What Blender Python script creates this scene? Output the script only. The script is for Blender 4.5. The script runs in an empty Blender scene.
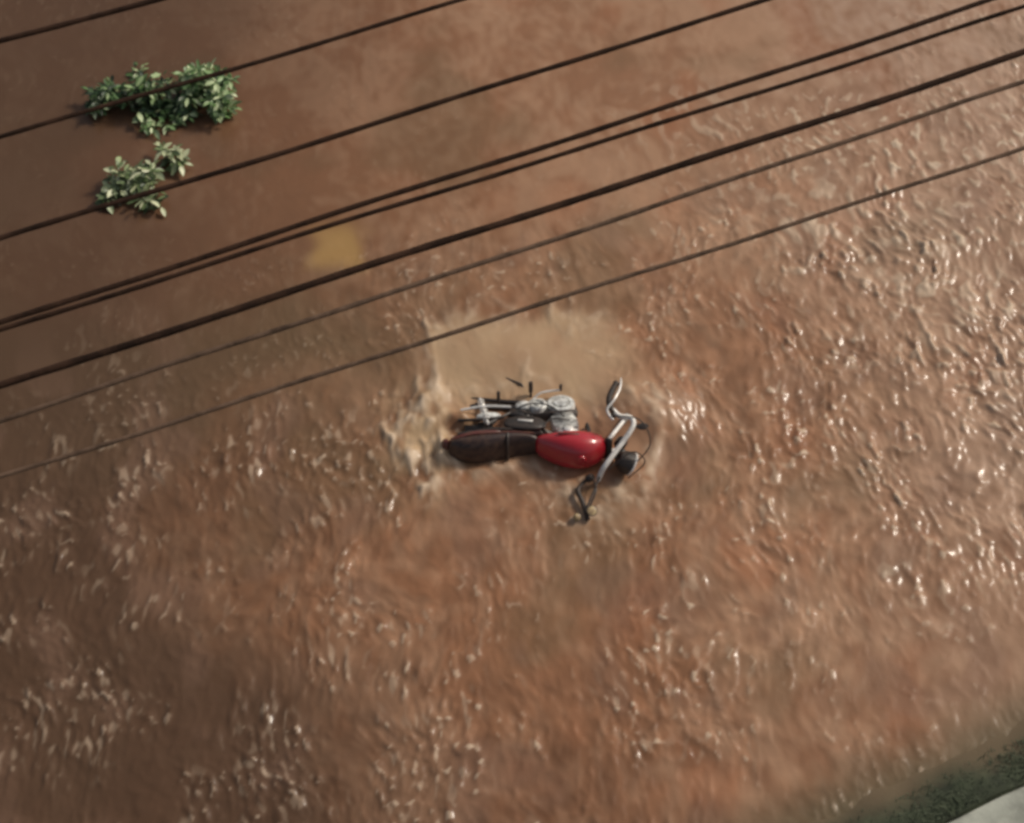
import bpy, bmesh, math, random
import numpy as np
from mathutils import Vector, Matrix, Euler
R = math.radians
rnd = random.Random(11)
scene = bpy.context.scene
COL = scene.collection

# ------------------------------------------------------------------ camera
W, H = 1024, 823
PITCH, DIST, HFOV = 55.0, 13.0, 35.0
F = W / 2 / math.tan(R(HFOV / 2))
CAM = Vector((0, -DIST * math.cos(R(PITCH)), DIST * math.sin(R(PITCH))))
cd = bpy.data.cameras.new('camera')
cd.angle = R(HFOV); cd.clip_end = 2000; cd.sensor_fit = 'HORIZONTAL'
cam = bpy.data.objects.new('camera', cd); COL.objects.link(cam)
cam.location = CAM; cam.rotation_euler = (R(90 - PITCH), 0, 0)
scene.camera = cam
FW = Vector((0, math.cos(R(PITCH)), -math.sin(R(PITCH))))
UP = Vector((0, math.sin(R(PITCH)), math.cos(R(PITCH))))

def at(u, v, z=0.0):
    """Site survey: the place at height z that the photograph shows at (u, v)."""
    d = FW + Vector((1, 0, 0)) * ((u - W / 2) / F) - UP * ((v - H / 2) / F)
    return CAM + d * ((z - CAM.z) / d.z)

def survey(X, Y):
    """inverse of at() on the ground plane, for arrays"""
    rx, ry, rz = X - CAM.x, Y - CAM.y, -CAM.z
    dep = ry * FW.y + rz * FW.z
    dep = np.maximum(dep, 1.0)
    return W / 2 + F * rx / dep, H / 2 - F * (ry * UP.y + rz * UP.z) / dep

# ------------------------------------------------------------------ helpers
def mat(name, rgb, rough=0.5, metal=0.0, coat=0.0, var=0.0, scale=20.0, bump=0.0, spec=0.5, dirt=None, dirt_amt=0.0):
    m = bpy.data.materials.new(name); m.use_nodes = True
    nt = m.node_tree; b = nt.nodes['Principled BSDF']
    b.inputs['Base Color'].default_value = (*rgb, 1)
    b.inputs['Roughness'].default_value = rough
    b.inputs['Metallic'].default_value = metal
    b.inputs['Coat Weight'].default_value = coat
    b.inputs['Specular IOR Level'].default_value = spec
    tc = nt.nodes.new('ShaderNodeTexCoord')
    nz = nt.nodes.new('ShaderNodeTexNoise'); nz.inputs['Scale'].default_value = scale
    nz.inputs['Detail'].default_value = 5; nz.inputs['Roughness'].default_value = 0.65
    nt.links.new(tc.outputs['Object'], nz.inputs['Vector'])
    rp = nt.nodes.new('ShaderNodeValToRGB')
    d = dirt if dirt else tuple(c * (1 - var) for c in rgb)
    rp.color_ramp.elements[0].position = 0.35; rp.color_ramp.elements[1].position = 0.65
    if dirt:
        rp.color_ramp.elements[0].color = tuple(rgb[i] * (1 - dirt_amt) + d[i] * dirt_amt for i in range(3)) + (1,)
    else:
        rp.color_ramp.elements[0].color = (*d, 1)
    rp.color_ramp.elements[1].color = (*[min(1, c * (1 + var * 0.6)) for c in rgb], 1)
    nt.links.new(nz.outputs['Fac'], rp.inputs['Fac'])
    nt.links.new(rp.outputs['Color'], b.inputs['Base Color'])
    if bump:
        bp = nt.nodes.new('ShaderNodeBump'); bp.inputs['Strength'].default_value = bump
        bp.inputs['Distance'].default_value = 0.01
        nt.links.new(nz.outputs['Fac'], bp.inputs['Height']); nt.links.new(bp.outputs['Normal'], b.inputs['Normal'])
    return m

MUD = (0.20, 0.115, 0.07)
M = dict(
    red=mat('red_paint', (0.42, 0.013, 0.026), 0.25, 0, 0.6, var=0.15, scale=6, dirt=MUD, dirt_amt=0.13),
    seat=mat('dark_vinyl', (0.022, 0.012, 0.012), 0.34, var=0.3, scale=22, bump=0.15, dirt=MUD, dirt_amt=0.32),
    maroon=mat('maroon_plastic', (0.10, 0.022, 0.02), 0.4, var=0.2, scale=9, dirt=MUD, dirt_amt=0.3),
    black=mat('black_metal', (0.018, 0.017, 0.017), 0.42, var=0.3, scale=20, dirt=MUD, dirt_amt=0.2),
    rubber=mat('black_rubber', (0.02, 0.018, 0.017), 0.6, var=0.3, scale=25, dirt=MUD, dirt_amt=0.3),
    silver=mat('cast_aluminium', (0.88, 0.88, 0.84), 0.34, 0.2, var=0.08, scale=24, bump=0.2, dirt=(0.05,0.04,0.035), dirt_amt=0.7),
    grey=mat('grey_casting', (0.30, 0.30, 0.28), 0.5, 0.5, var=0.25, scale=22, dirt=MUD, dirt_amt=0.35),
    chrome=mat('chrome', (0.88, 0.86, 0.82), 0.28, 0.3, var=0.1, scale=18, dirt=MUD, dirt_amt=.2),
    lens_red=mat('red_lens', (0.28, 0.02, 0.015), 0.15, coat=0.5),
    lens_amber=mat('amber_lens', (0.55, 0.42, 0.22), 0.35, coat=0.2, dirt=MUD, dirt_amt=.7, scale=30),
    alloy=mat('pale_alloy', (0.86, 0.83, 0.78), 0.45, 0.0, var=0.08, scale=18, dirt=MUD, dirt_amt=.25),
    glass=mat('mirror_glass', (0.75, 0.78, 0.8), 0.05, 1.0),
    cable=mat('black_insulation', (0.036, 0.018, 0.011), 0.9, var=0.6, scale=9, spec=.15),
    cable_brown=mat('brown_insulation', (0.130, 0.082, 0.056), 0.9, var=0.5, scale=9, spec=.15),
    wood=mat('pole_concrete', (0.32, 0.30, 0.27), 0.85, var=0.2, scale=8, bump=0.2),
    ceramic=mat('ceramic', (0.35, 0.2, 0.13), 0.2),
    stem=mat('green_stem', (0.09, 0.10, 0.04), 0.6, var=0.3),
)

def link(name, me, m=None, parent=None, smooth=True):
    o = bpy.data.objects.new(name, me); COL.objects.link(o)
    if m: me.materials.append(m)
    if smooth:
        me.polygons.foreach_set('use_smooth', [True] * len(me.polygons))
    if parent: o.parent = parent
    return o

def tag(o, label, cat, group=None):
    o['label'] = label; o['category'] = cat
    if group: o['group'] = group
    return o

def empty(name, loc, rot=(0, 0, 0)):
    o = bpy.data.objects.new(name, None); COL.objects.link(o)
    o.location = loc; o.rotation_euler = rot; o.empty_display_size = 0.2
    return o

class MB:
    """collects shapes of one part"""
    def __init__(s): s.v = []; s.f = []
    def ring_stack(s, rings, cap=True, closed=False):
        n = len(rings[0]); b = len(s.v)
        for r in rings: s.v += [tuple(p) for p in r]
        k = len(rings)
        for i in range(k - 1 + (1 if closed else 0)):
            a, c = b + i * n, b + ((i + 1) % k) * n
            for j in range(n):
                j2 = (j + 1) % n
                s.f.append((a + j, a + j2, c + j2, c + j))
        if cap and not closed:
            s.f.append(tuple(b + j for j in reversed(range(n))))
            s.f.append(tuple(b + (k - 1) * n + j for j in range(n)))
        return s
    def tube(s, pts, r, n=10, cap=True):
        pts = [Vector(p) for p in pts]
        rr = r if isinstance(r, (list, tuple)) else [r] * len(pts)
        t0 = (pts[1] - pts[0]).normalized()
        ref = Vector((0, 0, 1)) if abs(t0.z) < 0.9 else Vector((1, 0, 0))
        nrm = (ref - t0 * ref.dot(t0)).normalized()
        rings = []
        for i, p in enumerate(pts):
            t = (pts[min(i + 1, len(pts) - 1)] - pts[max(i - 1, 0)]).normalized()
            nrm = (nrm - t * nrm.dot(t)).normalized()
            bi = t.cross(nrm)
            rings.append([p + (nrm * math.cos(a) + bi * math.sin(a)) * rr[i] for a in [2 * math.pi * j / n for j in range(n)]])
        return s.ring_stack(rings, cap)
    def lathe(s, c, axis, prof, n=28, cap=True):
        """prof: (radius, offset along axis)"""
        c, axis = Vector(c), Vector(axis).normalized()
        ref = Vector((1, 0, 0)) if abs(axis.x) < 0.9 else Vector((0, 0, 1))
        e1 = (ref - axis * ref.dot(axis)).normalized(); e2 = axis.cross(e1)
        rings = [[c + axis * o + (e1 * math.cos(a) + e2 * math.sin(a)) * max(r, 1e-4) for a in [2 * math.pi * j / n for j in range(n)]] for r, o in prof]
        return s.ring_stack(rings, cap)
    def torus(s, c, axis, Rm, ry, rr, n=40, k=12):
        c, axis = Vector(c), Vector(axis).normalized()
        ref = Vector((1, 0, 0)) if abs(axis.x) < 0.9 else Vector((0, 0, 1))
        e1 = (ref - axis * ref.dot(axis)).normalized(); e2 = axis.cross(e1)
        rings = []
        for i in range(n):
            a = 2 * math.pi * i / n; d = e1 * math.cos(a) + e2 * math.sin(a)
            rings.append([c + d * (Rm + rr * math.cos(b)) + axis * (ry * math.sin(b)) for b in [2 * math.pi * j / k for j in range(k)]])
        return s.ring_stack(rings, cap=False, closed=True)
    def loft(s, secs, n=24, p=2.4):
        """sections along x: (x, cy, cz, ry, rz_up, rz_down)"""
        rings = []
        for x, cy, cz, ry, ru, rd in secs:
            ring = []
            for j in range(n):
                a = 2 * math.pi * j / n; ca, sa = math.cos(a), math.sin(a)
                yy = math.copysign(abs(ca) ** (2 / p), ca); zz = math.copysign(abs(sa) ** (2 / p), sa)
                ring.append((x, cy + ry * yy, cz + (ru if zz > 0 else rd) * zz))
            rings.append(ring)
        return s.ring_stack(rings)
    def box(s, c, size, rot=None, bev=0.12):
        c = Vector(c); hx, hy, hz = [q / 2 for q in size]; b = bev * min(size)
        rot = rot or Matrix.Identity(3)
        rings = []
        for z, ins in ((-hz, b), (-hz + b, 0), (hz - b, 0), (hz, b)):
            x, y = hx - ins, hy - ins
            rings.append([c + rot @ Vector(q) for q in ((x - b, -y, z), (x, -y + b, z), (x, y - b, z), (x - b, y, z), (-x + b, y, z), (-x, y - b, z), (-x, -y + b, z), (-x + b, -y, z))])
        return s.ring_stack(rings)
    def build(s, name, m, parent=None, smooth=True, sub=0, inv=None):
        me = bpy.data.meshes.new(name)
        v = s.v if inv is None else [tuple(inv @ Vector(p)) for p in s.v]
        me.from_pydata(v, [], s.f); me.update()
        bm = bmesh.new(); bm.from_mesh(me); bmesh.ops.recalc_face_normals(bm, faces=bm.faces)
        for e in bm.edges:
            if len(e.link_faces) == 2 and e.calc_face_angle(0) > R(48): e.smooth = False
        bm.to_mesh(me); bm.free()
        o = link(name, me, m, parent, smooth)
        if sub:
            md = o.modifiers.new('s', 'SUBSURF'); md.levels = md.render_levels = sub
        return o

def spline(pts, n=8):
    P = [Vector(p) for p in pts]; out = []
    for i in range(len(P) - 1):
        p0, p1, p2, p3 = P[max(i - 1, 0)], P[i], P[i + 1], P[min(i + 2, len(P) - 1)]
        for k in range(n):
            t = k / n
            out.append(0.5 * ((2 * p1) + (p2 - p0) * t + (2 * p0 - 5 * p1 + 4 * p2 - p3) * t * t + (3 * p1 - p0 - 3 * p2 + p3) * t ** 3))
    out.append(P[-1]); return out

# ------------------------------------------------------------------ noise
def _hash(ix, iy, seed):
    h = (ix.astype(np.int64) * 374761393 + iy.astype(np.int64) * 668265263 + seed * 974634777) & 0xFFFFFFFF
    h = ((h ^ (h >> 13)) * 1274126177) & 0xFFFFFFFF
    return ((h ^ (h >> 16)) & 0xFFFF) / 65536.0

def gnoise(x, y, seed):
    ix, iy = np.floor(x), np.floor(y); fx, fy = x - ix, y - iy
    u, v = fx ** 3 * (fx * (fx * 6 - 15) + 10), fy ** 3 * (fy * (fy * 6 - 15) + 10)
    def g(dx, dy):
        a = _hash(ix + dx, iy + dy, seed) * 2 * np.pi
        return np.cos(a) * (fx - dx) + np.sin(a) * (fy - dy)
    a = g(0, 0) * (1 - u) + g(1, 0) * u
    b = g(0, 1) * (1 - u) + g(1, 1) * u
    return (a * (1 - v) + b * v) * 1.5

def sstep(a, b, x):
    t = np.clip((x - a) / (b - a), 0, 1); return t * t * (3 - 2 * t)

def polydist(u, v, pts):
    d = np.full(u.shape, 1e9)
    for (x0, y0), (x1, y1) in zip(pts[:-1], pts[1:]):
        dx, dy = x1 - x0, y1 - y0
        t = np.clip(((u - x0) * dx + (v - y0) * dy) / (dx * dx + dy * dy), 0, 1)
        d = np.minimum(d, np.hypot(u - x0 - t * dx, v - y0 - t * dy))
    return d

# ------------------------------------------------------------------ flood water
def axis_pts(a, b, step, far):
    mid = np.arange(a, b + step / 2, step)
    out = []; s, x = step, 0.0
    while x < far:
        s *= 1.22; x += s; out.append(x)
    out = np.array(out)
    return np.concatenate([(a - out)[::-1], mid, mid[-1] + out])

def flood():
    xs = axis_pts(-5.6, 5.6, 0.0135, 160); ys = axis_pts(-3.8, 5.2, 0.0135, 160)
    X, Y = np.meshgrid(xs, ys)
    U, V = survey(X, Y)
    inside = sstep(-6.2 - 6, -6.2, X) * (1 - sstep(6.4, 12, X)) * sstep(-9, -4, Y) * (1 - sstep(5.4, 11, Y))
    # how rough the flow is in each place
    big = gnoise(X * 0.55, Y * 0.55, 3) + 0.5 * gnoise(X * 1.3, Y * 1.3, 4)
    lineV = V + 0.327 * (U - 5)                      # runs along the street
    rough = 0.10 + 0.90 * sstep(330, 560, lineV + 60 * big)
    rough *= 0.75 + 0.5 * np.clip(0.5 + big, 0, 1)
    rough += 0.45 * sstep(560, 900, U) * sstep(250, 450, lineV) * (1 - sstep(420, 640, V))
    calm = np.exp(-(((U - 520) / 110) ** 2 + ((V - 355) / 42) ** 2)) + 0.7 * np.exp(-(((U - 540) / 120) ** 2 + ((V - 640) / 80) ** 2)) \
        + 0.7 * np.exp(-(((U - 730) / 90) ** 2 + ((V - 285) / 40) ** 2)) + 0.6 * np.exp(-(((U - 960) / 130) ** 2 + ((V - 640) / 70) ** 2))
    rough *= 1 - 0.8 * np.clip(calm, 0, 1)
    rough *= 1 - 0.5 * sstep(620, 900, U) * sstep(560, 700, V)
    rough *= 1 + 0.5 * sstep(700, 950, U) * sstep(120, 200, V) * (1 - sstep(360, 480, V))
    # domain warp and flow-stretched axes
    wx = 0.10 * gnoise(X * 1.3, Y * 1.3, 7); wy = 0.10 * gnoise(X * 1.3, Y * 1.3, 8)
    tilt = R(10)
    a = (X + wx) * math.cos(tilt) + (Y + wy) * math.sin(tilt)
    b = (-(X + wx) * math.sin(tilt) + (Y + wy) * math.cos(tilt)) * 0.64
    h = np.zeros_like(X)
    n1 = gnoise(a / 0.45, b / 0.45, 21); n2 = gnoise(a / 0.20, b / 0.20, 22)
    patch = np.clip(0.60 + 0.9 * gnoise(X * 1.1, Y * 1.1, 40) + 0.8 * gnoise(X * 2.9, Y * 2.9, 41), 0.06, 1.6)
    a2 = a + 0.012 * gnoise(X * 9, Y * 9, 61); b2 = b + 0.012 * gnoise(X * 9, Y * 9, 62)
    n3 = gnoise(a2 / 0.125, b2 / 0.125, 23); n4 = gnoise(a2 / 0.070, b2 / 0.070, 24); n5 = gnoise(a2 / 0.045, b2 / 0.045, 25)
    p2 = np.clip(patch - 0.08 + 0.6 * gnoise(X * 5.2, Y * 3.6, 42), 0, 1.4)
    h += 0.009 * n1 + 0.007 * n2 * (0.4 + 0.6 * patch)
    h += 0.0065 * n3 * (1 + 0.6 * n3) * (0.3 + 0.7 * p2) + (0.40 + 0.8 * p2) * (0.0074 * n4 * (1 + n4) + 0.0040 * n5 * (1 + n5))
    h *= rough
    h += 0.010 * gnoise(X * 0.9, Y * 0.9, 26)
    # current banking up on the wreck: pillow upstream, crests round the tail
    h += 0.045 * np.exp(-(((U - 515) / 85) ** 2 + ((V - 362) / 30) ** 2))
    h += 0.100 * np.exp(-((np.abs(U - 645) / 42) ** 3 + (np.abs(V - 410) / 26) ** 3)) + 0.06 * np.exp(-(((U - 428) / 24) ** 2 + ((V - 420) / 28) ** 2)) + 0.10 * np.exp(-(((U - 462) / 16) ** 2 + ((V - 424) / 9) ** 2)) + 0.06 * np.exp(-(((U - 446) / 13) ** 2 + ((V - 452) / 13) ** 2))
    foam_glint = np.zeros_like(X)
    brk = np.clip(0.45 + 0.9 * n3 + 0.7 * n4 + 0.4 * n5, 0, 1.2)
    for pts, wd, hh, ff in (
        ([(434, 390), (412, 406), (402, 432), (406, 456), (420, 474), (432, 488)], 11, 0.030, 0.9),
        ([(446, 396), (436, 418), (438, 440), (446, 464), (452, 474)], 9, 0.020, 0.7),
        ([(432, 334), (434, 352), (432, 376), (428, 395)], 8, 0.008, 0.40),
        ([(436, 332), (470, 322), (505, 318)], 12, 0.006, 0.35),
        ([(520, 348), (524, 385)], 6, 0.010, 0.35),
        ([(560, 318), (572, 332), (600, 324)], 9, 0.010, 0.3),
        ([(640, 395), (655, 420), (658, 440), (652, 470), (636, 496)], 10, 0.014, 0.6),
        ([(448, 470), (470, 478), (500, 474), (530, 464), (552, 474), (575, 484)], 6, 0.006, 0.4),
        ([(462, 396), (490, 386), (530, 380), (580, 388), (592, 410)], 6, 0.005, 0.35),
        ([(566, 484), (580, 524), (604, 520), (622, 492)], 9, 0.008, 0.55)):
        d = polydist(U + 10 * n2 + 5 * n4, V + 10 * n1 + 5 * n3, pts)
        g = np.exp(-(d / wd) ** 2)
        h += hh * g * (0.7 + 0.9 * n2 + 0.5 * n3); foam_glint = np.maximum(foam_glint, ff * np.exp(-(d / (wd * 1.2)) ** 2) * brk)
    h *= inside
    # flecks on the crests: froth mixed with sun glints painted pale
    n6 = gnoise(a2 / 0.055, b2 / 0.085, 31)
    fl = sstep(0.25, 0.75, n6 + 0.35 * n3 + 0.25 * n2) * np.clip(patch - 0.35, 0, 1) * np.clip(rough, 0, 1.2)
    foam_glint = np.maximum(foam_glint, 0.42 * fl)
    glit = sstep(0.28, 0.55, n5 + 0.2 * n4) * sstep(0.0, 0.35, n4 + 0.3 * n3) * sstep(0.30, 0.95, p2) * np.clip(rough, 0, 1) * (0.55 + 0.45 * sstep(200, 600, U))  # sun glints painted as small pale specks
    foam_glint = np.maximum(foam_glint, 0.75 * glit)
    pp = np.clip(np.exp(-(((U - 820) / 70) ** 2 + ((V - 215) / 34) ** 2)) + np.exp(-(((U - 930) / 60) ** 2 + ((V - 285) / 45) ** 2)) + 0.7 * np.exp(-(((U - 690) / 50) ** 2 + ((V - 115) / 30) ** 2)), 0, 1)
    ur = sstep(560, 980, U - 0.9 * (V - 180)) * sstep(60, 140, V) * (1 - sstep(330, 460, V)) * np.clip(0.4 + patch, 0, 1)
    foam_glint = np.maximum(foam_glint, 1.0 * ur * sstep(0.05, 0.42, n4 + 0.4 * n5) * sstep(-0.2, 0.3, n3))  # upper-right glints painted in as broken pale flecks
    foam_glint = np.maximum(foam_glint, 0.75 * pp * sstep(-0.1, 0.6, 0.6 * n2 + n3 * 0.8 + 0.6 * n4))  # patches part foam, part painted glint
    # silt colours: suspended mud, with left shade and right sky sheen painted in
    c1 = np.array([0.250, 0.120, 0.063]); c2 = np.array([0.37, 0.215, 0.130]); c3 = np.array([0.150, 0.104, 0.056]); c_shade = np.array([0.084, 0.048, 0.029])
    m2 = np.clip(0.5 + 0.8 * gnoise(X * 0.7, Y * 0.7, 51) + 0.5 * gnoise(a * 2.4, b * 2.4, 52) + 0.55 * gnoise(a * 6, b * 6, 53) + 0.45 * gnoise(a2 * 12, b2 * 12, 54), 0, 1)
    m2 = np.clip(m2 * 0.75 + 0.50 * sstep(300, 850, U - 0.4 * (V - 400)) - 0.20, 0, 1)  # lighter to the right: sky reflection put into the colour
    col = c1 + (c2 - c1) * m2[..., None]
    rust = sstep(0.15, 0.6, gnoise(X * 1.6 + 9, Y * 1.1, 57) + 0.2 * gnoise(a * 5, b * 5, 58)) * sstep(250, 700, U)
    col = col + (np.array([0.32, 0.125, 0.058]) - col) * (0.4 * rust)[..., None]
    mott = gnoise(a2 / 0.16, b2 / 0.16, 59) + 0.7 * gnoise(a2 / 0.075, b2 / 0.075, 60)
    col = col * (1 + 0.26 * np.clip(mott, -1, 1) * np.clip(rough + .15, 0, 1))[..., None]
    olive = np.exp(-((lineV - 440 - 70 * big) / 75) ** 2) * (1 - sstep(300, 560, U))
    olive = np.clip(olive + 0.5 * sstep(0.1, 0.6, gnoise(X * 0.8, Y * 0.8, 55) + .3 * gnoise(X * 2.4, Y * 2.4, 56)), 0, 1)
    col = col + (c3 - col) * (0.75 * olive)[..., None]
    shade = np.clip((1 - sstep(60, 540, U + 0.10 * V - 50 * big)) * 0.95 + 0.75 * sstep(600, 900, V - 0.45 * U + 160 + 60 * big), 0, 1)  # dark left side and lower-left corner: shade painted into the water colour
    col = col + (c_shade - col) * (0.92 * shade)[..., None]
    pale = sstep(600, 980, U - 0.35 * V + 90 * big) * (1 - 0.5 * sstep(450, 700, V))  # sky reflection painted as paler, greyer water on the right
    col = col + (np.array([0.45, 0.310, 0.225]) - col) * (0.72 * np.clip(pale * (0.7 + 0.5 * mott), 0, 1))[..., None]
    mauve = sstep(0.15, 0.55, gnoise(X * 1.9 + 4, Y * 1.5, 64) + 0.25 * n2)
    col = col + (np.array([0.200, 0.118, 0.080]) - col) * (0.35 * mauve * sstep(300, 480, lineV))[..., None]
    tan = sstep(424, 440, U + 12 * n2 + 6 * n3) * (1 - sstep(560, 680, U + 30 * n1)) * sstep(312, 334, V + 0.06 * (U - 430) + 10 * n2) * (1 - sstep(395, 420, V))
    col = col + (np.array([0.46, 0.315, 0.19]) - col) * (0.88 * tan * (0.85 + .3 * n2))[..., None]
    swirl = np.exp(-(((U - 428) / 34) ** 2 + ((V - 436) / 46) ** 2))
    col = col + (np.array([0.47, 0.32, 0.185]) - col) * (0.95 * np.clip(swirl * 1.7 * (0.6 + 0.8 * n3 + .5 * n2), 0, 1))[..., None]
    shoal = np.exp(-((np.abs(U - 336 + 14 * n2) / 28) ** 4 + (np.abs(V - 250 + 10 * n1) / 22) ** 4))
    col = col + (np.array([0.40, 0.245, 0.09]) - col) * (0.75 * shoal)[..., None]
    verge = sstep(-70, 10, (V - 800) + 0.45 * (U - 860)) * sstep(500, 700, U)
    col = col + (np.array([0.10, 0.095, 0.055]) - col) * (0.75 * verge)[..., None]

    nx, ny = len(xs), len(ys)
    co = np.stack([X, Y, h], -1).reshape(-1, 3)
    me = bpy.data.meshes.new('flood_water')
    idx = np.arange(nx * ny).reshape(ny, nx)
    q = np.stack([idx[:-1, :-1], idx[:-1, 1:], idx[1:, 1:], idx[1:, :-1]], -1).reshape(-1, 4)
    me.vertices.add(len(co)); me.vertices.foreach_set('co', co.ravel())
    me.loops.add(q.size); me.loops.foreach_set('vertex_index', q.ravel())
    me.polygons.add(len(q)); me.polygons.foreach_set('loop_start', np.arange(0, q.size, 4)); me.polygons.foreach_set('loop_total', np.full(len(q), 4))
    me.update(); me.validate()
    at_ = me.attributes.new('silt_light', 'FLOAT_COLOR', 'POINT')
    at_.data.foreach_set('color', np.concatenate([col, foam_glint[..., None]], -1).astype(np.float32).ravel())
    m = bpy.data.materials.new('muddy_water'); m.use_nodes = True
    nt = m.node_tree; b_ = nt.nodes['Principled BSDF']
    an = nt.nodes.new('ShaderNodeAttribute'); an.attribute_name = 'silt_light'
    mx = nt.nodes.new('ShaderNodeMix'); mx.data_type = 'RGBA'
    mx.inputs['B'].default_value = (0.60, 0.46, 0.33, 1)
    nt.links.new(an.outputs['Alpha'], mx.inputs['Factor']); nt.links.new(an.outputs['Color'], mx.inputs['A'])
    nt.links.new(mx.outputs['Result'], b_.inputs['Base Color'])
    b_.inputs['IOR'].default_value = 1.33
    ro = nt.nodes.new('ShaderNodeMapRange'); ro.inputs['To Min'].default_value = 0.21; ro.inputs['To Max'].default_value = 0.6
    nt.links.new(an.outputs['Alpha'], ro.inputs['Value']); nt.links.new(ro.outputs['Result'], b_.inputs['Roughness'])
    tc = nt.nodes.new('ShaderNodeTexCoord')
    nz = nt.nodes.new('ShaderNodeTexNoise'); nz.inputs['Scale'].default_value = 34; nz.inputs['Detail'].default_value = 4
    nt.links.new(tc.outputs['Object'], nz.inputs['Vector'])
    bp = nt.nodes.new('ShaderNodeBump'); bp.inputs['Strength'].default_value = 0.12; bp.inputs['Distance'].default_value = 0.01
    nt.links.new(nz.outputs['Fac'], bp.inputs['Height']); nt.links.new(bp.outputs['Normal'], b_.inputs['Normal'])
    o = link('flood_water', me, m); o['kind'] = 'structure'
flood()

# ------------------------------------------------------------------ motorcycle, lying on its right side
LEAN = 69.0
bike = empty('motorcycle', (0, 0, 0), (R(LEAN), 0, R(0.5)))
ROT = Euler((R(LEAN), 0, R(0.5))).to_matrix()
bike.location = at(573, 449, 0.105) - ROT @ Vector((0.18, 0, 0.86))
tag(bike, 'red and black motorcycle lying on its side half sunk in brown flood water', 'motorcycle')
BM = Matrix.Translation(bike.location) @ ROT.to_4x4(); BI = BM.inverted()

# fuel tank
MB().loft([(-0.115, 0, .80, .055, .035, .03), (-0.09, 0, .81, .085, .05, .05), (-0.02, 0, .835, .115, .075, .075), (.08, 0, .855, .142, .115, .10),
           (.20, 0, .865, .152, .145, .12), (.30, 0, .868, .145, .135, .12), (.38, 0, .862, .118, .09, .10), (.425, 0, .852, .08, .06, .07), (.44, 0, .845, .05, .035, .04)], 28, 2.5).build('fuel_tank', M['red'], bike, sub=1)
tank = [c for c in bike.children if c.name.startswith('fuel_tank')][0]
MB().lathe((.24, 0, 1.004), (0, 0, 1), [(.0, -.01), (.034, -.01), (.036, .004), (.030, .012), (.0, .013)], 20).build('fuel_cap', M['red'], tank)
MB().box((.14, .149, .862), (.17, .006, .022), Euler((0, R(-4), 0)).to_matrix(), .3).build('side_stripe', M['maroon'], tank)
# seat: rider dip, raised pillion
MB().loft([(-.79, 0, .84, .045, .02, .03), (-.76, 0, .845, .08, .035, .05), (-.69, 0, .86, .108, .055, .075), (-.57, 0, .85, .122, .068, .085), (-.47, 0, .838, .125, .066, .085),
           (-.36, 0, .815, .122, .048, .075), (-.25, 0, .795, .110, .032, .06), (-.15, 0, .79, .095, .030, .05), (-.08, 0, .80, .075, .028, .04)], 24, 2.7).build('seat', M['seat'], bike, sub=1)
seat = [c for c in bike.children if c.name.startswith('seat')][0]
MB().tube([(-.74, .088, .833), (-.6, .123, .822), (-.42, .126, .808), (-.28, .113, .78), (-.12, .092, .775)], .007, 8).build('piping', M['maroon'], seat)
MB().tube([(-.33, -.10, .855), (-.33, -.06, .872), (-.33, .06, .872), (-.33, .105, .85), (-.33, .118, .81)], .012, 8).build('strap', M['black'], seat)
# tail cowl and lamps
MB().loft([(-.80, 0, .80, .03, .02, .02), (-.78, 0, .80, .06, .035, .035), (-.70, 0, .785, .10, .04, .05), (-.58, 0, .765, .116, .04, .06), (-.42, 0, .745, .112, .035, .06), (-.34, 0, .735, .095, .02, .04)], 20, 2.6).build('tail_cowl', M['maroon'], bike, sub=1)
MB().loft([(-.845, 0, .80, .03, .02, .02), (-.83, 0, .80, .055, .032, .03), (-.795, 0, .80, .060, .036, .034)], 18, 3).build('tail_lamp', M['maroon'], bike)
# side panel below the seat
MB().loft([(-.36, .105, .66, .012, .02, .03), (-.32, .11, .665, .022, .07, .08), (-.2, .115, .67, .025, .085, .10), (-.08, .11, .675, .024, .075, .095), (-.02, .10, .68, .012, .03, .04)], 18, 3).build('side_panel', M['black'], bike, sub=1)
MB().box((-.19, .142, .665), (.12, .005, .02), Euler((0, R(-8), 0)).to_matrix(), .3).build('side_badge', M['chrome'], bike)
# frame
f = MB()
f.tube(spline([(.41, 0, .88), (.33, 0, .72), (.30, 0, .50), (.24, 0, .30), (.05, 0, .22)], 5), .019)
f.tube([(.40, 0, .84), (.0, 0, .74), (-.3, 0, .72)], .020)
for s in (1, -1):
    f.tube(spline([(-.02, s * .06, .74), (-.14, s * .10, .55), (-.2, s * .11, .36)], 5), .015)
    f.tube([(-.1, s * .085, .72), (-.45, s * .11, .735), (-.72, s * .09, .775)], .013)
    f.tube([(-.2, s * .11, .42), (-.5, s * .125, .70)], .012)
f.build('frame', M['black'], bike)
# engine
E = MB().loft([(-.27, 0, .41, .07, .05, .05), (-.24, 0, .41, .105, .09, .10), (-.10, 0, .41, .115, .105, .12), (.08, 0, .40, .118, .11, .125), (.20, 0, .40, .105, .10, .11), (.245, 0, .40, .06, .06, .06)], 20, 3.0).build('engine', M['black'], bike, sub=1)
MB().lathe((.10, .10, .40), (0, 1, 0), [(.112, -.02), (.112, .022), (.106, .032), (.075, .034), (.072, .020), (.062, .020), (.060, .040), (.03, .044), (.0, .044)], 30).build('flywheel_cover', M['silver'], E)
MB().lathe((-.09, .10, .415), (0, 1, 0), [(.080, -.02), (.080, .028), (.072, .036), (.05, .036), (.048, .022), (.02, .022), (.018, .034), (.0, .034)], 26).build('sprocket_cover', M['silver'], E)
MB().loft([(-.27, .115, .43, .008, .02, .02), (-.24, .122, .43, .026, .055, .05), (-.17, .124, .43, .028, .06, .055), (-.14, .118, .43, .01, .03, .03)], 16, 3).build('chain_cover', M['silver'], E, sub=1)
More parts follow.
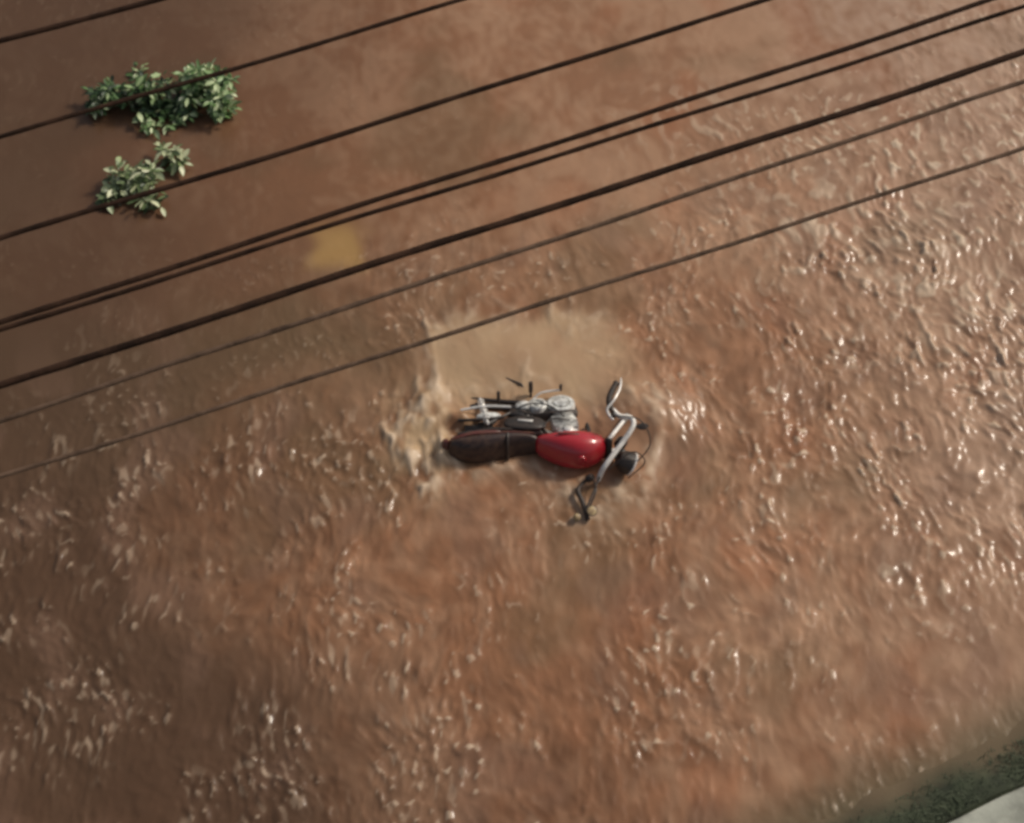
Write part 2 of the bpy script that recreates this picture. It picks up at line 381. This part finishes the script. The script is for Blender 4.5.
# cylinder with fins, leaning forward
ax = Vector((.22, 0, .97)).normalized()
cb = Vector((.10, 0, .50))
cy = MB()
e1 = Vector((0, 1, 0)); e2 = ax.cross(e1)
rotc = Matrix((e2, e1, ax)).transposed()
cy.box(cb + ax * .09, (.10, .10, .20), rotc)
for k in range(8):
    w = .20 - .004 * abs(k - 4)
    cy.box(cb + ax * (.02 + .023 * k), (w, w * .98, .009), rotc, .3)
C = cy.build('cylinder', M['silver'], E)
MB().box(cb + ax * .225, (.165, .17, .055), rotc, .35).build('cylinder_head', M['silver'], E)
MB().lathe(cb + ax * .225 + Vector((0, .085, 0)), (0, 1, 0), [(.04, -.01), (.04, .012), (.032, .02), (.0, .021)], 18).build('head_cover', M['chrome'], E)
MB().tube(spline([cb + ax * .22 + Vector((.08, .06, 0)), cb + ax * .22 + Vector((.12, .09, .0)), (.22, .10, .80), (.16, .06, .82)], 6), .006, 7).build('plug_lead', M['black'], E)
# carburettor and inlet
MB().tube([(.03, .0, .68), (-.06, .02, .655), (-.14, .02, .655)], [.028, .034, .045], 14).build('carburettor', M['grey'], bike)
# exhaust (on the sunk side)
MB().tube(spline([(.22, -.03, .68), (.34, -.07, .60), (.32, -.12, .36), (.12, -.15, .27), (-.25, -.16, .29), (-.3, -.16, .30), (-.85, -.17, .38)], 6), [.02] * 24 + [.034] * 12 + [.04], 12).build('exhaust', M['chrome'], bike)
for pts, r_ in (([(.20, .12, .50), (.05, .15, .56), (-.12, .14, .58), (-.24, .13, .52)], .008), ([(.16, .11, .62), (.02, .13, .63), (-.06, .12, .74)], .007), ([(-.28, .12, .50), (-.16, .16, .46), (0, .17, .50), (.12, .13, .60)], .006)):
    MB().tube(spline(pts, 7), r_, 7).build('hose', M['black'], bike)
MB().loft([(-.33, .09, .50, .012, .02, .02), (-.30, .10, .51, .03, .05, .05), (-.20, .10, .53, .035, .05, .05), (-.14, .09, .54, .012, .02, .02)], 14, 3).build('battery_box', M['black'], bike)
MB().loft([(-.58, .10, .56, .012, .02, .02), (-.54, .11, .565, .026, .04, .045), (-.42, .115, .57, .028, .045, .05), (-.37, .11, .575, .012, .02, .02)], 14, 3).build('tool_box', M['silver'], bike, sub=1)
MB().tube(spline([(-.70, .13, .50), (-.5, .15, .475), (-.30, .15, .49)], 6), .010, 8).build('brake_rod', M['chrome'], bike)
MB().tube(spline([(-.72, .10, .60), (-.5, .13, .63), (-.36, .13, .60)], 6), .013, 8).build('frame_loop', M['black'], bike)
# swing arm, chain case, shocks, foot gear
for s in (1, -1):
    MB().tube([(-.2, s * .10, .36), (-.62, s * .105, .30)], [.02, .016], 10).build('swing_arm', M['black'], bike)
    sh = MB().tube([(-.55, s * .125, .33), (-.48, s * .13, .70)], .011, 10).build('rear_shock', M['chrome'], bike)
    cpts = [Vector((-.543, s * .126, .37)) + Vector((.056, .003 * s, .29)) * (t / 96) + Vector((math.cos(t * math.pi / 6), math.sin(t * math.pi / 6), 0)) * .025 for t in range(97)]
    MB().tube(cpts, .0052, 6).build('spring', M['chrome'], sh)
MB().loft([(-.70, .075, .33, .006, .02, .02), (-.66, .078, .34, .016, .05, .05), (-.45, .08, .37, .016, .045, .03), (-.25, .085, .40, .014, .03, .02)], 14, 3).build('chain_case', M['black'], bike)
for s in (1, -1):
    p = MB().tube([(-.14, s * .10, .30), (-.14, s * .17, .29)], .010, 8).build('foot_peg', M['black'], bike)
    MB().tube([(-.14, s * .165, .29), (-.14, s * .25, .285)], .018, 10).build('rubber', M['rubber'], p)
    p = MB().tube([(-.40, s * .12, .40), (-.40, s * .17, .40)], .009, 8).build('pillion_peg', M['black'], bike)
    MB().tube([(-.40, s * .165, .40), (-.40, s * .235, .40)], .015, 10).build('rubber', M['rubber'], p)
gl = MB().tube(spline([(-.12, .13, .34), (-.05, .175, .32), (.10, .185, .30)], 5), .008, 8).build('gear_lever', M['chrome'], bike)
MB().tube([(.10, .18, .30), (.10, .235, .30)], .012, 8).build('rubber', M['rubber'], gl)
MB().tube([(-.16, .11, .24), (-.22, .18, .20), (-.40, .20, .10)], .010, 8).build('side_stand', M['black'], bike)
# wheels (mostly under water)
def wheel(name, c, rot=None):
    root = MB().lathe(c, (0, 1, 0), [(.028, -.07), (.034, -.05), (.06, -.045), (.06, .045), (.034, .05), (.028, .07)], 20)
    hub = root.build(name, M['grey'], bike)
    MB().torus(c, (0, 1, 0), .265, .045, .040).build('tyre', M['rubber'], hub)
    r = MB().torus(c, (0, 1, 0), .232, .030, .014, 40, 8)
    r.build('rim', M['chrome'], hub)
    sp = MB()
    for k in range(18):
        a = k * math.pi / 9
        for s in (1, -1):
            sp.tube([Vector(c) + Vector((math.cos(a + .5 * s) * .058, s * .035, math.sin(a + .5 * s) * .058)), Vector(c) + Vector((math.cos(a) * .225, 0, math.sin(a) * .225))], .0022, 5)
    sp.build('spokes', M['chrome'], hub)
    return hub
wheel('rear_wheel', (-.62, 0, .30)); fwh = wheel('front_wheel', (.73, 0, .29))
# fenders
def fender(name, c, rad, a0, a1, m):
    rings = []
    for i in range(17):
        a = R(a0 + (a1 - a0) * i / 16)
        ring = []
        for t, rr in ((-1, -.035), (-.75, 0), (-.3, .014), (.3, .014), (.75, 0), (1, -.035), (.95, -.038), (.72, -.006), (.3, .008), (-.3, .008), (-.72, -.006), (-.95, -.038)):
            r_ = rad + rr
            ring.append((c[0] + math.cos(a) * r_, c[1] + t * .065, c[2] + math.sin(a) * r_))
        rings.append(ring)
    return MB().ring_stack(rings).build(name, m, bike)
fender('rear_fender', (-.62, 0, .30), .35, 60, 98, M['black'])
fender('front_fender', (.73, 0, .29), .335, 60, 105, M['black'])
# fork
for s in (1, -1):
    fk = MB().tube([(.455, s * .085, .86), (.60, s * .085, .58)], .017, 12).build('fork_leg', M['chrome'], bike)
    MB().tube([(.585, s * .085, .605), (.73, s * .085, .29)], .026, 12).build('slider', M['grey'], fk)
MB().box((.455, 0, .875), (.06, .22, .03), Euler((0, R(-26), 0)).to_matrix(), .3).build('triple_clamp', M['black'], bike)
# headlamp and clocks
for s in (1, -1):
    MB().lathe((.545, s * .055 + .02, .90), (-.45, 0, .9), [(.02, -.05), (.045, -.04), (.048, .02), (.044, .026), (.0, .026)], 20).build('gauge', M['black'], bike)

def W3(u, v, z): return at(u, v, z)
def wb(mb, name, m, parent):                       # built in place, stored in the bike's own axes
    o = mb.build(name, m, parent, inv=BI); return o
HA = Vector((.75, -.15, -.35))
hc = W3(624, 461, .12)
hl = wb(MB().lathe(hc, HA, [(.02, -.06), (.06, -.05), (.085, 0), (.09, .05), (.092, .06)], 24), 'headlamp', M['black'], bike)
wb(MB().lathe(hc, HA, [(.093, .058), (.097, .066), (.093, .074), (.088, .074)], 24, cap=False), 'bezel', M['chrome'], hl)
wb(MB().lathe(hc, HA, [(.089, .068), (.07, .082), (.03, .09), (.0, .092)], 24), 'lens', M['glass'], hl)
# bent handlebar: wrenched round by the fall
bar_pts = spline([W3(598, 480, .04), W3(602, 471, .13), W3(607, 463, .19), W3(622, 443, .25), W3(633, 426, .31), W3(631, 418, .325), W3(620, 416, .33), W3(613, 410, .335)], 7)
HB = wb(MB().tube(bar_pts, .020, 12), 'handlebar', M['alloy'], bike)
wb(MB().tube(spline([W3(614, 413, .335), W3(609, 403, .34), W3(611, 393, .35), W3(617, 382, .36)], 6), [.02] * 3 + [.024] * 14 + [.028, .02], 12), 'grip', M['rubber'], HB)
wb(MB().tube(spline([W3(613, 420, .33), W3(607, 410, .37), W3(614, 400, .40), W3(620, 388, .39), W3(621, 378, .38)], 6), [.010] * 10 + [.0085] * 13 + [.006, .004], 8), 'clutch_lever', M['chrome'], HB)
wb(MB().box(W3(612, 416, .335), (.05, .05, .045), Euler((.3, .2, .9)).to_matrix(), .3), 'lever_bracket', M['black'], HB)
# control cables
for pts in ([W3(613, 416, .35), W3(640, 420, .40), W3(650, 445, .28), W3(628, 470, .10)], [W3(608, 470, .17), W3(632, 452, .26), W3(645, 462, .16), W3(628, 478, .03)]):
    wb(MB().tube(spline(pts, 8), .005, 6), 'control_cable', M['black'], bike)
# sunk-side lever, switch cluster and mirror stalk still above the water
wb(MB().box(W3(590, 478, .09), (.075, .06, .06), Euler((.4, .3, .6)).to_matrix(), .3), 'switch_cluster', M['black'], HB)
wb(MB().tube(spline([W3(586, 480, .07), W3(578, 490, .06), W3(583, 503, .05), W3(588, 520, .02)], 6), [.014] * 6 + [.019] * 13, 10), 'grip', M['rubber'], HB)
st = wb(MB().tube(spline([W3(593, 478, .10), W3(596, 490, .13), W3(590, 506, .10)], 6), .0075, 8), 'mirror', M['black'], bike)
wb(MB().lathe(W3(592, 511, .08), (.1, -.35, .93), [(.015, -.03), (.032, -.022), (.042, 0), (.04, .006)], 20), 'mirror_shell', M['black'], st)
wb(MB().lathe(W3(592, 511, .08), (.1, -.35, .93), [(.036, .0065), (.03, .009), (.0, .0095)], 20), 'mirror_glass', M['lens_amber'], st)
ts = wb(MB().tube([W3(600, 476, .09), W3(585, 512, .05)], .008, 8), 'turn_signal', M['black'], bike)
wb(MB().lathe(W3(577, 517, .045), (-.3, -.4, .8), [(.012, -.03), (.026, -.02), (.028, .010), (.016, .022), (.0, .03)], 16), 'lens', M['lens_amber'], ts)

# ------------------------------------------------------------------ plants standing in the flood
def leaf_mat(name, lo, hi, glint):
    m = bpy.data.materials.new(name); m.use_nodes = True
    nt = m.node_tree; b = nt.nodes['Principled BSDF']
    a = nt.nodes.new('ShaderNodeAttribute'); a.attribute_name = 'tone'
    rp = nt.nodes.new('ShaderNodeValToRGB')
    rp.color_ramp.elements[0].color = (*lo, 1); rp.color_ramp.elements[1].color = (*glint, 1)
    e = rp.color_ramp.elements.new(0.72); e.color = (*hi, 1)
    nt.links.new(a.outputs['Fac'], rp.inputs['Fac']); nt.links.new(rp.outputs['Color'], b.inputs['Base Color'])
    b.inputs['Roughness'].default_value = 0.42; b.inputs['Specular IOR Level'].default_value = 0.45
    return m
LEAF_A = leaf_mat('leaf_green', (.018, .036, .018), (.15, .27, .085), (.60, .66, .40))
LEAF_B = leaf_mat('leaf_pale', (.022, .040, .018), (.19, .26, .10), (.66, .66, .44))

def shrub(name, label, mounds, n_leaves, lm, seed, stems=14, pale=0.25, leaf=(.020, .044)):
    rg = random.Random(seed)
    base = at(*mounds[0][:2], 0); base.z = 0
    root = tag(empty(name, base), label, 'plant', 'leafy plants standing in the flood')
    vs, fs, tone = [], [], []
    st = MB()
    tot = sum(mm[5] for mm in mounds)
    for (u, v, rx, ry, hz, wgt, dt) in mounds:
        c = at(u, v, 0) - base
        st.tube([(0, 0, -.05), (c.x * .5, c.y * .5, -.04), (c.x + .001, c.y, -.045)], .012, 6)
        twigs = []
        for k in range(max(4, int(stems * wgt / tot))):
            a = rg.uniform(0, 6.28); q = math.sqrt(rg.random())
            tip = Vector((c.x + math.cos(a) * q * rx, c.y + math.sin(a) * q * ry, hz * (1.05 - .65 * q * q) * rg.uniform(.45, 1.25)))
            foot = Vector((c.x + math.cos(a) * q * rx * .35, c.y + math.sin(a) * q * ry * .35, -.05))
            mid = (tip + foot) / 2 + Vector((rg.uniform(-.04, .04), rg.uniform(-.04, .04), .05))
            pts = spline([foot, mid, tip], 5); st.tube(pts, [.007 - .0005 * i for i in range(len(pts))], 6); twigs.append(pts)
        for k in range(int(n_leaves * wgt / tot)):
            tw = rg.choice(twigs); t = rg.random() ** .6
            p = tw[min(len(tw) - 1, int(t * len(tw)))]
            az = rg.uniform(0, 6.28); out = Vector((math.cos(az), math.sin(az), rg.uniform(-.35, .55))).normalized()
            pl = rg.random() < pale * (1 + 2.5 * dt); L = rg.uniform(*leaf) * 2 * (.75 + .4 * t) * (1.35 if pl else 1); wd = L * rg.uniform(.34, .5)
            side = out.cross(Vector((0, 0, 1))).normalized()
            side = (Matrix.Rotation(rg.uniform(-.7, .7), 3, out) @ side)
            nrm = side.cross(out).normalized()
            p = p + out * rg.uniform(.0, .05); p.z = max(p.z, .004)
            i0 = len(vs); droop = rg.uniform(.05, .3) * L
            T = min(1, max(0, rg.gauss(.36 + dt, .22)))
            if pl and p.z > .25 * hz: T = rg.uniform(.8, 1)  # palest upper leaves: sky glints put into the leaf colour
            for s_, w_, d_ in ((0, .12, 0), (.28, .8, .1), (.55, 1, .35), (.82, .6, .7), (1, .05, 1)):
                for sd in (-1, 0, 1):
                    q_ = p + out * (L * s_) + side * (wd * w_ * sd * .5) - Vector((0, 0, droop * d_ * d_)) + nrm * (abs(sd) * wd * .10)
                    q_.z = max(q_.z, .003)
                    vs.append(tuple(q_)); tone.append(T * (.9 if sd else 1.0))
            for r_ in range(4):
                for cidx in range(2):
                    a0 = i0 + r_ * 3 + cidx
                    fs.append((a0, a0 + 1, a0 + 4, a0 + 3))
    st.build('stems', M['stem'], root)
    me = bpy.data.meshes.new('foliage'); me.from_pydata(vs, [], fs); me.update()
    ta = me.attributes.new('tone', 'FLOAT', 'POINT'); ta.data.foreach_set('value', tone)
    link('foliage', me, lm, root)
    return root
shrub('leafy_shrub', 'dark green leafy shrub with a long low spread, the larger of the two plants', [
    (150, 104, .36, .19, .24, 3, -.12), (108, 102, .28, .18, .18, 2.4, -.22), (205, 98, .28, .26, .34, 3.4, .12), (222, 114, .15, .15, .26, 1.4, .18), (175, 116, .24, .12, .14, 1.2, -.2), (155, 128, .18, .05, .08, .25, .2), (140, 76, .06, .03, .12, .15, .3)], 2300, LEAF_A, 5, 60, .20)
shrub('leafy_sprig', 'small pale green sprig with loose leaves, the smaller of the two plants', [
    (138, 186, .26, .18, .20, 2.6, .05), (174, 162, .17, .09, .18, .8, .15), (150, 206, .15, .06, .10, .5, .05), (118, 196, .14, .12, .12, .7, -.15)], 560, LEAF_B, 9, 34, .30, (.022, .048))

# ------------------------------------------------------------------ pavement, mossy verge
kd = (at(1024, 785, .22) - at(945, 823, .22)).normalized()
k0 = at(985, 804, .22); k0.z = 0
wl = at(940, 765, 0); nrm2 = Vector((-kd.y, kd.x, 0))
if nrm2.dot(wl - k0) < 0: nrm2 = -nrm2
width = nrm2.dot(wl - k0)

def strip(name, m, profile, s0, s1, step, jitter, kind='structure'):
    """profile: (offset from the kerb edge toward the water, height)"""
    n = int((s1 - s0) / step); vs = []; fs = []
    P = len(profile)
    S = s0 + np.arange(n + 1) * step
    for i, s in enumerate(S):
        for j, (o_, z_) in enumerate(profile):
            jt = jitter * float(gnoise(np.array([s * 1.7 + 5]), np.array([o_ * 2.0 + 3.0]), 71)[0])
            jz = jitter * .6 * float(gnoise(np.array([s * 3.1]), np.array([o_ * 5.0]), 72)[0]) if 0 < j < P - 1 else 0
            p = k0 + kd * s + nrm2 * (o_ + jt); vs.append((p.x, p.y, z_ + jz))
    for i in range(n):
        for j in range(P - 1):
            fs.append((i * P + j, (i + 1) * P + j, (i + 1) * P + j + 1, i * P + j + 1))
    me = bpy.data.meshes.new(name); me.from_pydata(vs, [], fs); me.update()
    bm = bmesh.new(); bm.from_mesh(me); bmesh.ops.recalc_face_normals(bm, faces=bm.faces)
    if sum(f.normal.z for f in bm.faces) < 0: bmesh.ops.reverse_faces(bm, faces=bm.faces)
    for e in bm.edges:
        if len(e.link_faces) == 2 and e.calc_face_angle(0) > R(50): e.smooth = False
    bm.to_mesh(me); bm.free()
    if name == 'verge':
        at_ = me.attributes.new('silted', 'FLOAT', 'POINT')
        val = [max(0, min(1, (profile[k % P][0] / width - .55) / .5 + .5 * float(gnoise(np.array([v.co.x * 2.3]), np.array([v.co.y * 2.3]), 77)[0]))) for k, v in enumerate(me.vertices)]
        at_.data.foreach_set('value', val)
    o = link(name, me, m); o['kind'] = kind
    return o
def bank_mat():
    m = mat('mossy_soil', (.045, .056, .030), .9, var=.5, scale=7, bump=.7)
    nt = m.node_tree; b = nt.nodes['Principled BSDF']; src = b.inputs['Base Color'].links[0].from_socket
    an = nt.nodes.new('ShaderNodeAttribute'); an.attribute_name = 'silted'
    mx = nt.nodes.new('ShaderNodeMix'); mx.data_type = 'RGBA'; mx.inputs['B'].default_value = (.15, .105, .06, 1)
    nt.links.new(an.outputs['Fac'], mx.inputs['Factor']); nt.links.new(src, mx.inputs['A']); nt.links.new(mx.outputs['Result'], b.inputs['Base Color'])
    return m
moss = bank_mat()
conc = mat('worn_concrete', (.38, .39, .33), .85, var=.45, scale=3, bump=.3)
w = width
strip('verge', moss, [(w + .45, -.14), (w + .2, -.06), (w + .02, .0), (w * .8, .035), (w * .6, .06), (w * .4, .085), (w * .22, .10), (.05, .12), (.03, .09), (-.05, .08)], -9, 26, .06, .05)
strip('pavement', conc, [(.0, -.02), (.0, .205), (-.02, .222), (-.3, .225), (-.8, .225), (-1.6, .225), (-2.6, .225), (-40, .225)], -9, 26, .06, .02)

gv, gf = [], []
for k in range(2600):
    s_ = rnd.uniform(-1.5, 3.0); q = rnd.random() ** 1.5 * .75
    p = k0 + kd * s_ + nrm2 * (.06 + q * (w - .06)); z0 = .11 * (1 - q) + .02
    a = rnd.uniform(0, 6.28); L = rnd.uniform(.03, .075); lean = Vector((math.cos(a), math.sin(a), rnd.uniform(.4, 1.1))).normalized() * L
    sd_ = Vector((-math.sin(a), math.cos(a), 0)) * .004; i0 = len(gv); base = Vector((p.x, p.y, z0 - .02))
    gv += [tuple(base - sd_), tuple(base + sd_), tuple(base + lean * .6 + sd_ * .8), tuple(base + lean * .6 - sd_ * .8), tuple(base + lean - Vector((0, 0, .01)))]
    gf += [(i0, i0 + 1, i0 + 2, i0 + 3), (i0 + 3, i0 + 2, i0 + 4)]
me = bpy.data.meshes.new('verge_grass'); me.from_pydata(gv, [], gf); me.update()
o = link('verge_grass', me, mat('grass_blade', (.050, .066, .034), .8, var=.3, scale=4)); o['kind'] = 'stuff'
o['label'] = 'short dark green grass on the bank beside the pavement'; o['category'] = 'grass'

# ------------------------------------------------------------------ overhead cables and their poles
sd = Vector((math.cos(R(21.7)), math.sin(R(21.7)), 0)); sn = Vector((-sd.y, sd.x, 0))
ZC = 6.5
anchor = at(512, 200, ZC); anchor.z = 0
SPAN = 15.0
wires = [   # photo points, height, radius, colour, label
    ((5, 40), None, 6.5, .0105, 'cable', 'short black overhead cable crossing the corner above the larger shrub'),
    ((5, 137), (460, 0), 6.5, .0085, 'cable', 'thin black overhead cable passing right over the larger shrub'),
    ((5, 238), (770, 0), 6.5, .0095, 'cable', 'black overhead cable passing right over the small sprig'),
    ((5, 322), (995, 0), 6.55, .0095, 'cable', 'black overhead cable on the far side of the close pair'),
    ((5, 329), (1024, 9), 6.45, .0085, 'cable', 'black overhead cable on the near side of the close pair'),
    ((5, 385), (1024, 54), 6.5, .0125, 'cable', 'thickest black overhead cable, crossing just below the close pair'),
    ((5, 420), (1024, 84), 5.3, .0110, 'cable_brown', 'faint brown overhead cable next to the thickest black one'),
    ((30, 468), (1024, 150), 5.3, .0100, 'cable_brown', 'faint brown overhead cable nearest to the motorcycle'),
]
ends = {-1: [], 1: []}
for (a, b, z, r, mk, lab) in wires:
    A = at(*a, z)
    d = sd if b is None else (at(*b, z) - A).normalized()
    # run both ways to the pole lines
    tA = [(sg * SPAN - (A - anchor).dot(sd)) / d.dot(sd) for sg in (-1, 1)]
    P0, P1 = A + d * tA[0], A + d * tA[1]
    pts = []
    n = 360
    for i in range(n + 1):
        t = i / n; s = (2 * t - 1)
        p = P0.lerp(P1, t); p.z = z + .45 * s * s + .004 * math.sin(t * 61 + z * 7 + a[1]); p += sn * .003 * math.sin(t * 143 + a[1])
        pts.append(p)
    o = MB().tube(pts, [r * (1 + .10 * math.sin(i * 2.3 + a[1]) * math.sin(i * .71)) for i in range(n + 1)], 8).build('overhead_cable', M[mk])
    tag(o, lab, 'cable', 'overhead cables strung above the flooded street')
    for sg, q in ((-1, pts[0]), (1, pts[-1])): ends[sg].append(q)
for sg in (-1, 1):
    E_ = ends[sg]
    mid = sum(((q - anchor).dot(sn) for q in E_)) / len(E_)
    b0 = anchor + sd * (SPAN * sg) + sn * mid; b0.z = 0
    pole = tag(empty('utility_pole', b0), 'grey concrete utility pole carrying the overhead cables at the ' + ('upstream' if sg > 0 else 'downstream') + ' end of the street', 'utility pole', 'utility poles beside the street')
    MB().tube([(0, 0, -.4), (0, 0, 4), (0, 0, 7.6)], [.16, .13, .10], 16).build('post', M['wood'], pole)
    for zz in (ZC + .45, 5.3 + .45):
        L = [(q - anchor).dot(sn) - mid for q in E_ if abs(q.z - zz) < .2]
        lo, hi = min(L + [-.2]) - .2, max(L + [.2]) + .2
        rot = Matrix((sd, sn, Vector((0, 0, 1)))).transposed()
        c = sn * ((lo + hi) / 2) + Vector((0, 0, zz - .17)) - sd * (sg * -.15)
        MB().box(c, (.10, hi - lo, .12), rot).build('crossarm', M['wood'], pole)
    for q in E_:
        l = q - b0
        MB().lathe(Vector((l.x, l.y, q.z - .12)) + sd * (sg * .0), (0, 0, 1), [(.012, -.05), (.03, 0), (.045, .03), (.03, .06), (.04, .09), (.02, .12)], 12).build('insulator', M['ceramic'], pole)

# ------------------------------------------------------------------ light
SUN_EL, SUN_AZ = 40.0, 59.0          # azimuth measured from +Y toward +X
wd = bpy.data.worlds.new('World'); scene.world = wd; wd.use_nodes = True
nt = wd.node_tree; bg = nt.nodes['Background']
sky = nt.nodes.new('ShaderNodeTexSky'); sky.sky_type = 'NISHITA'; sky.sun_disc = False
sky.sun_elevation = R(SUN_EL); sky.sun_rotation = R(SUN_AZ); sky.dust_density = 5.0; sky.air_density = 1.2; sky.ozone_density = 0.6
hs = nt.nodes.new('ShaderNodeHueSaturation'); hs.inputs['Saturation'].default_value = 0.55
nt.links.new(sky.outputs['Color'], hs.inputs['Color']); nt.links.new(hs.outputs['Color'], bg.inputs['Color']); bg.inputs['Strength'].default_value = 0.07
sl = bpy.data.lights.new('sun', 'SUN'); sl.energy = 2.0; sl.angle = R(9); sl.color = (1.0, .91, .78)
so = bpy.data.objects.new('sun', sl); COL.objects.link(so)
dirv = Vector((math.sin(R(SUN_AZ)) * math.cos(R(SUN_EL)), math.cos(R(SUN_AZ)) * math.cos(R(SUN_EL)), math.sin(R(SUN_EL))))
so.rotation_euler = dirv.to_track_quat('Z', 'Y').to_euler()

vs_ = scene.view_settings
vs_.view_transform = 'Standard'; vs_.look = 'None'; vs_.exposure = 0.0; vs_.gamma = 1.0; vs_.use_curve_mapping = False
scene.render.engine = 'CYCLES'
scene.cycles.pixel_filter_type = 'BLACKMAN_HARRIS'; scene.cycles.filter_width = 3.3
vs_.exposure = 0.08
scene.cycles.max_bounces = 6
scene.cycles.use_denoising = True
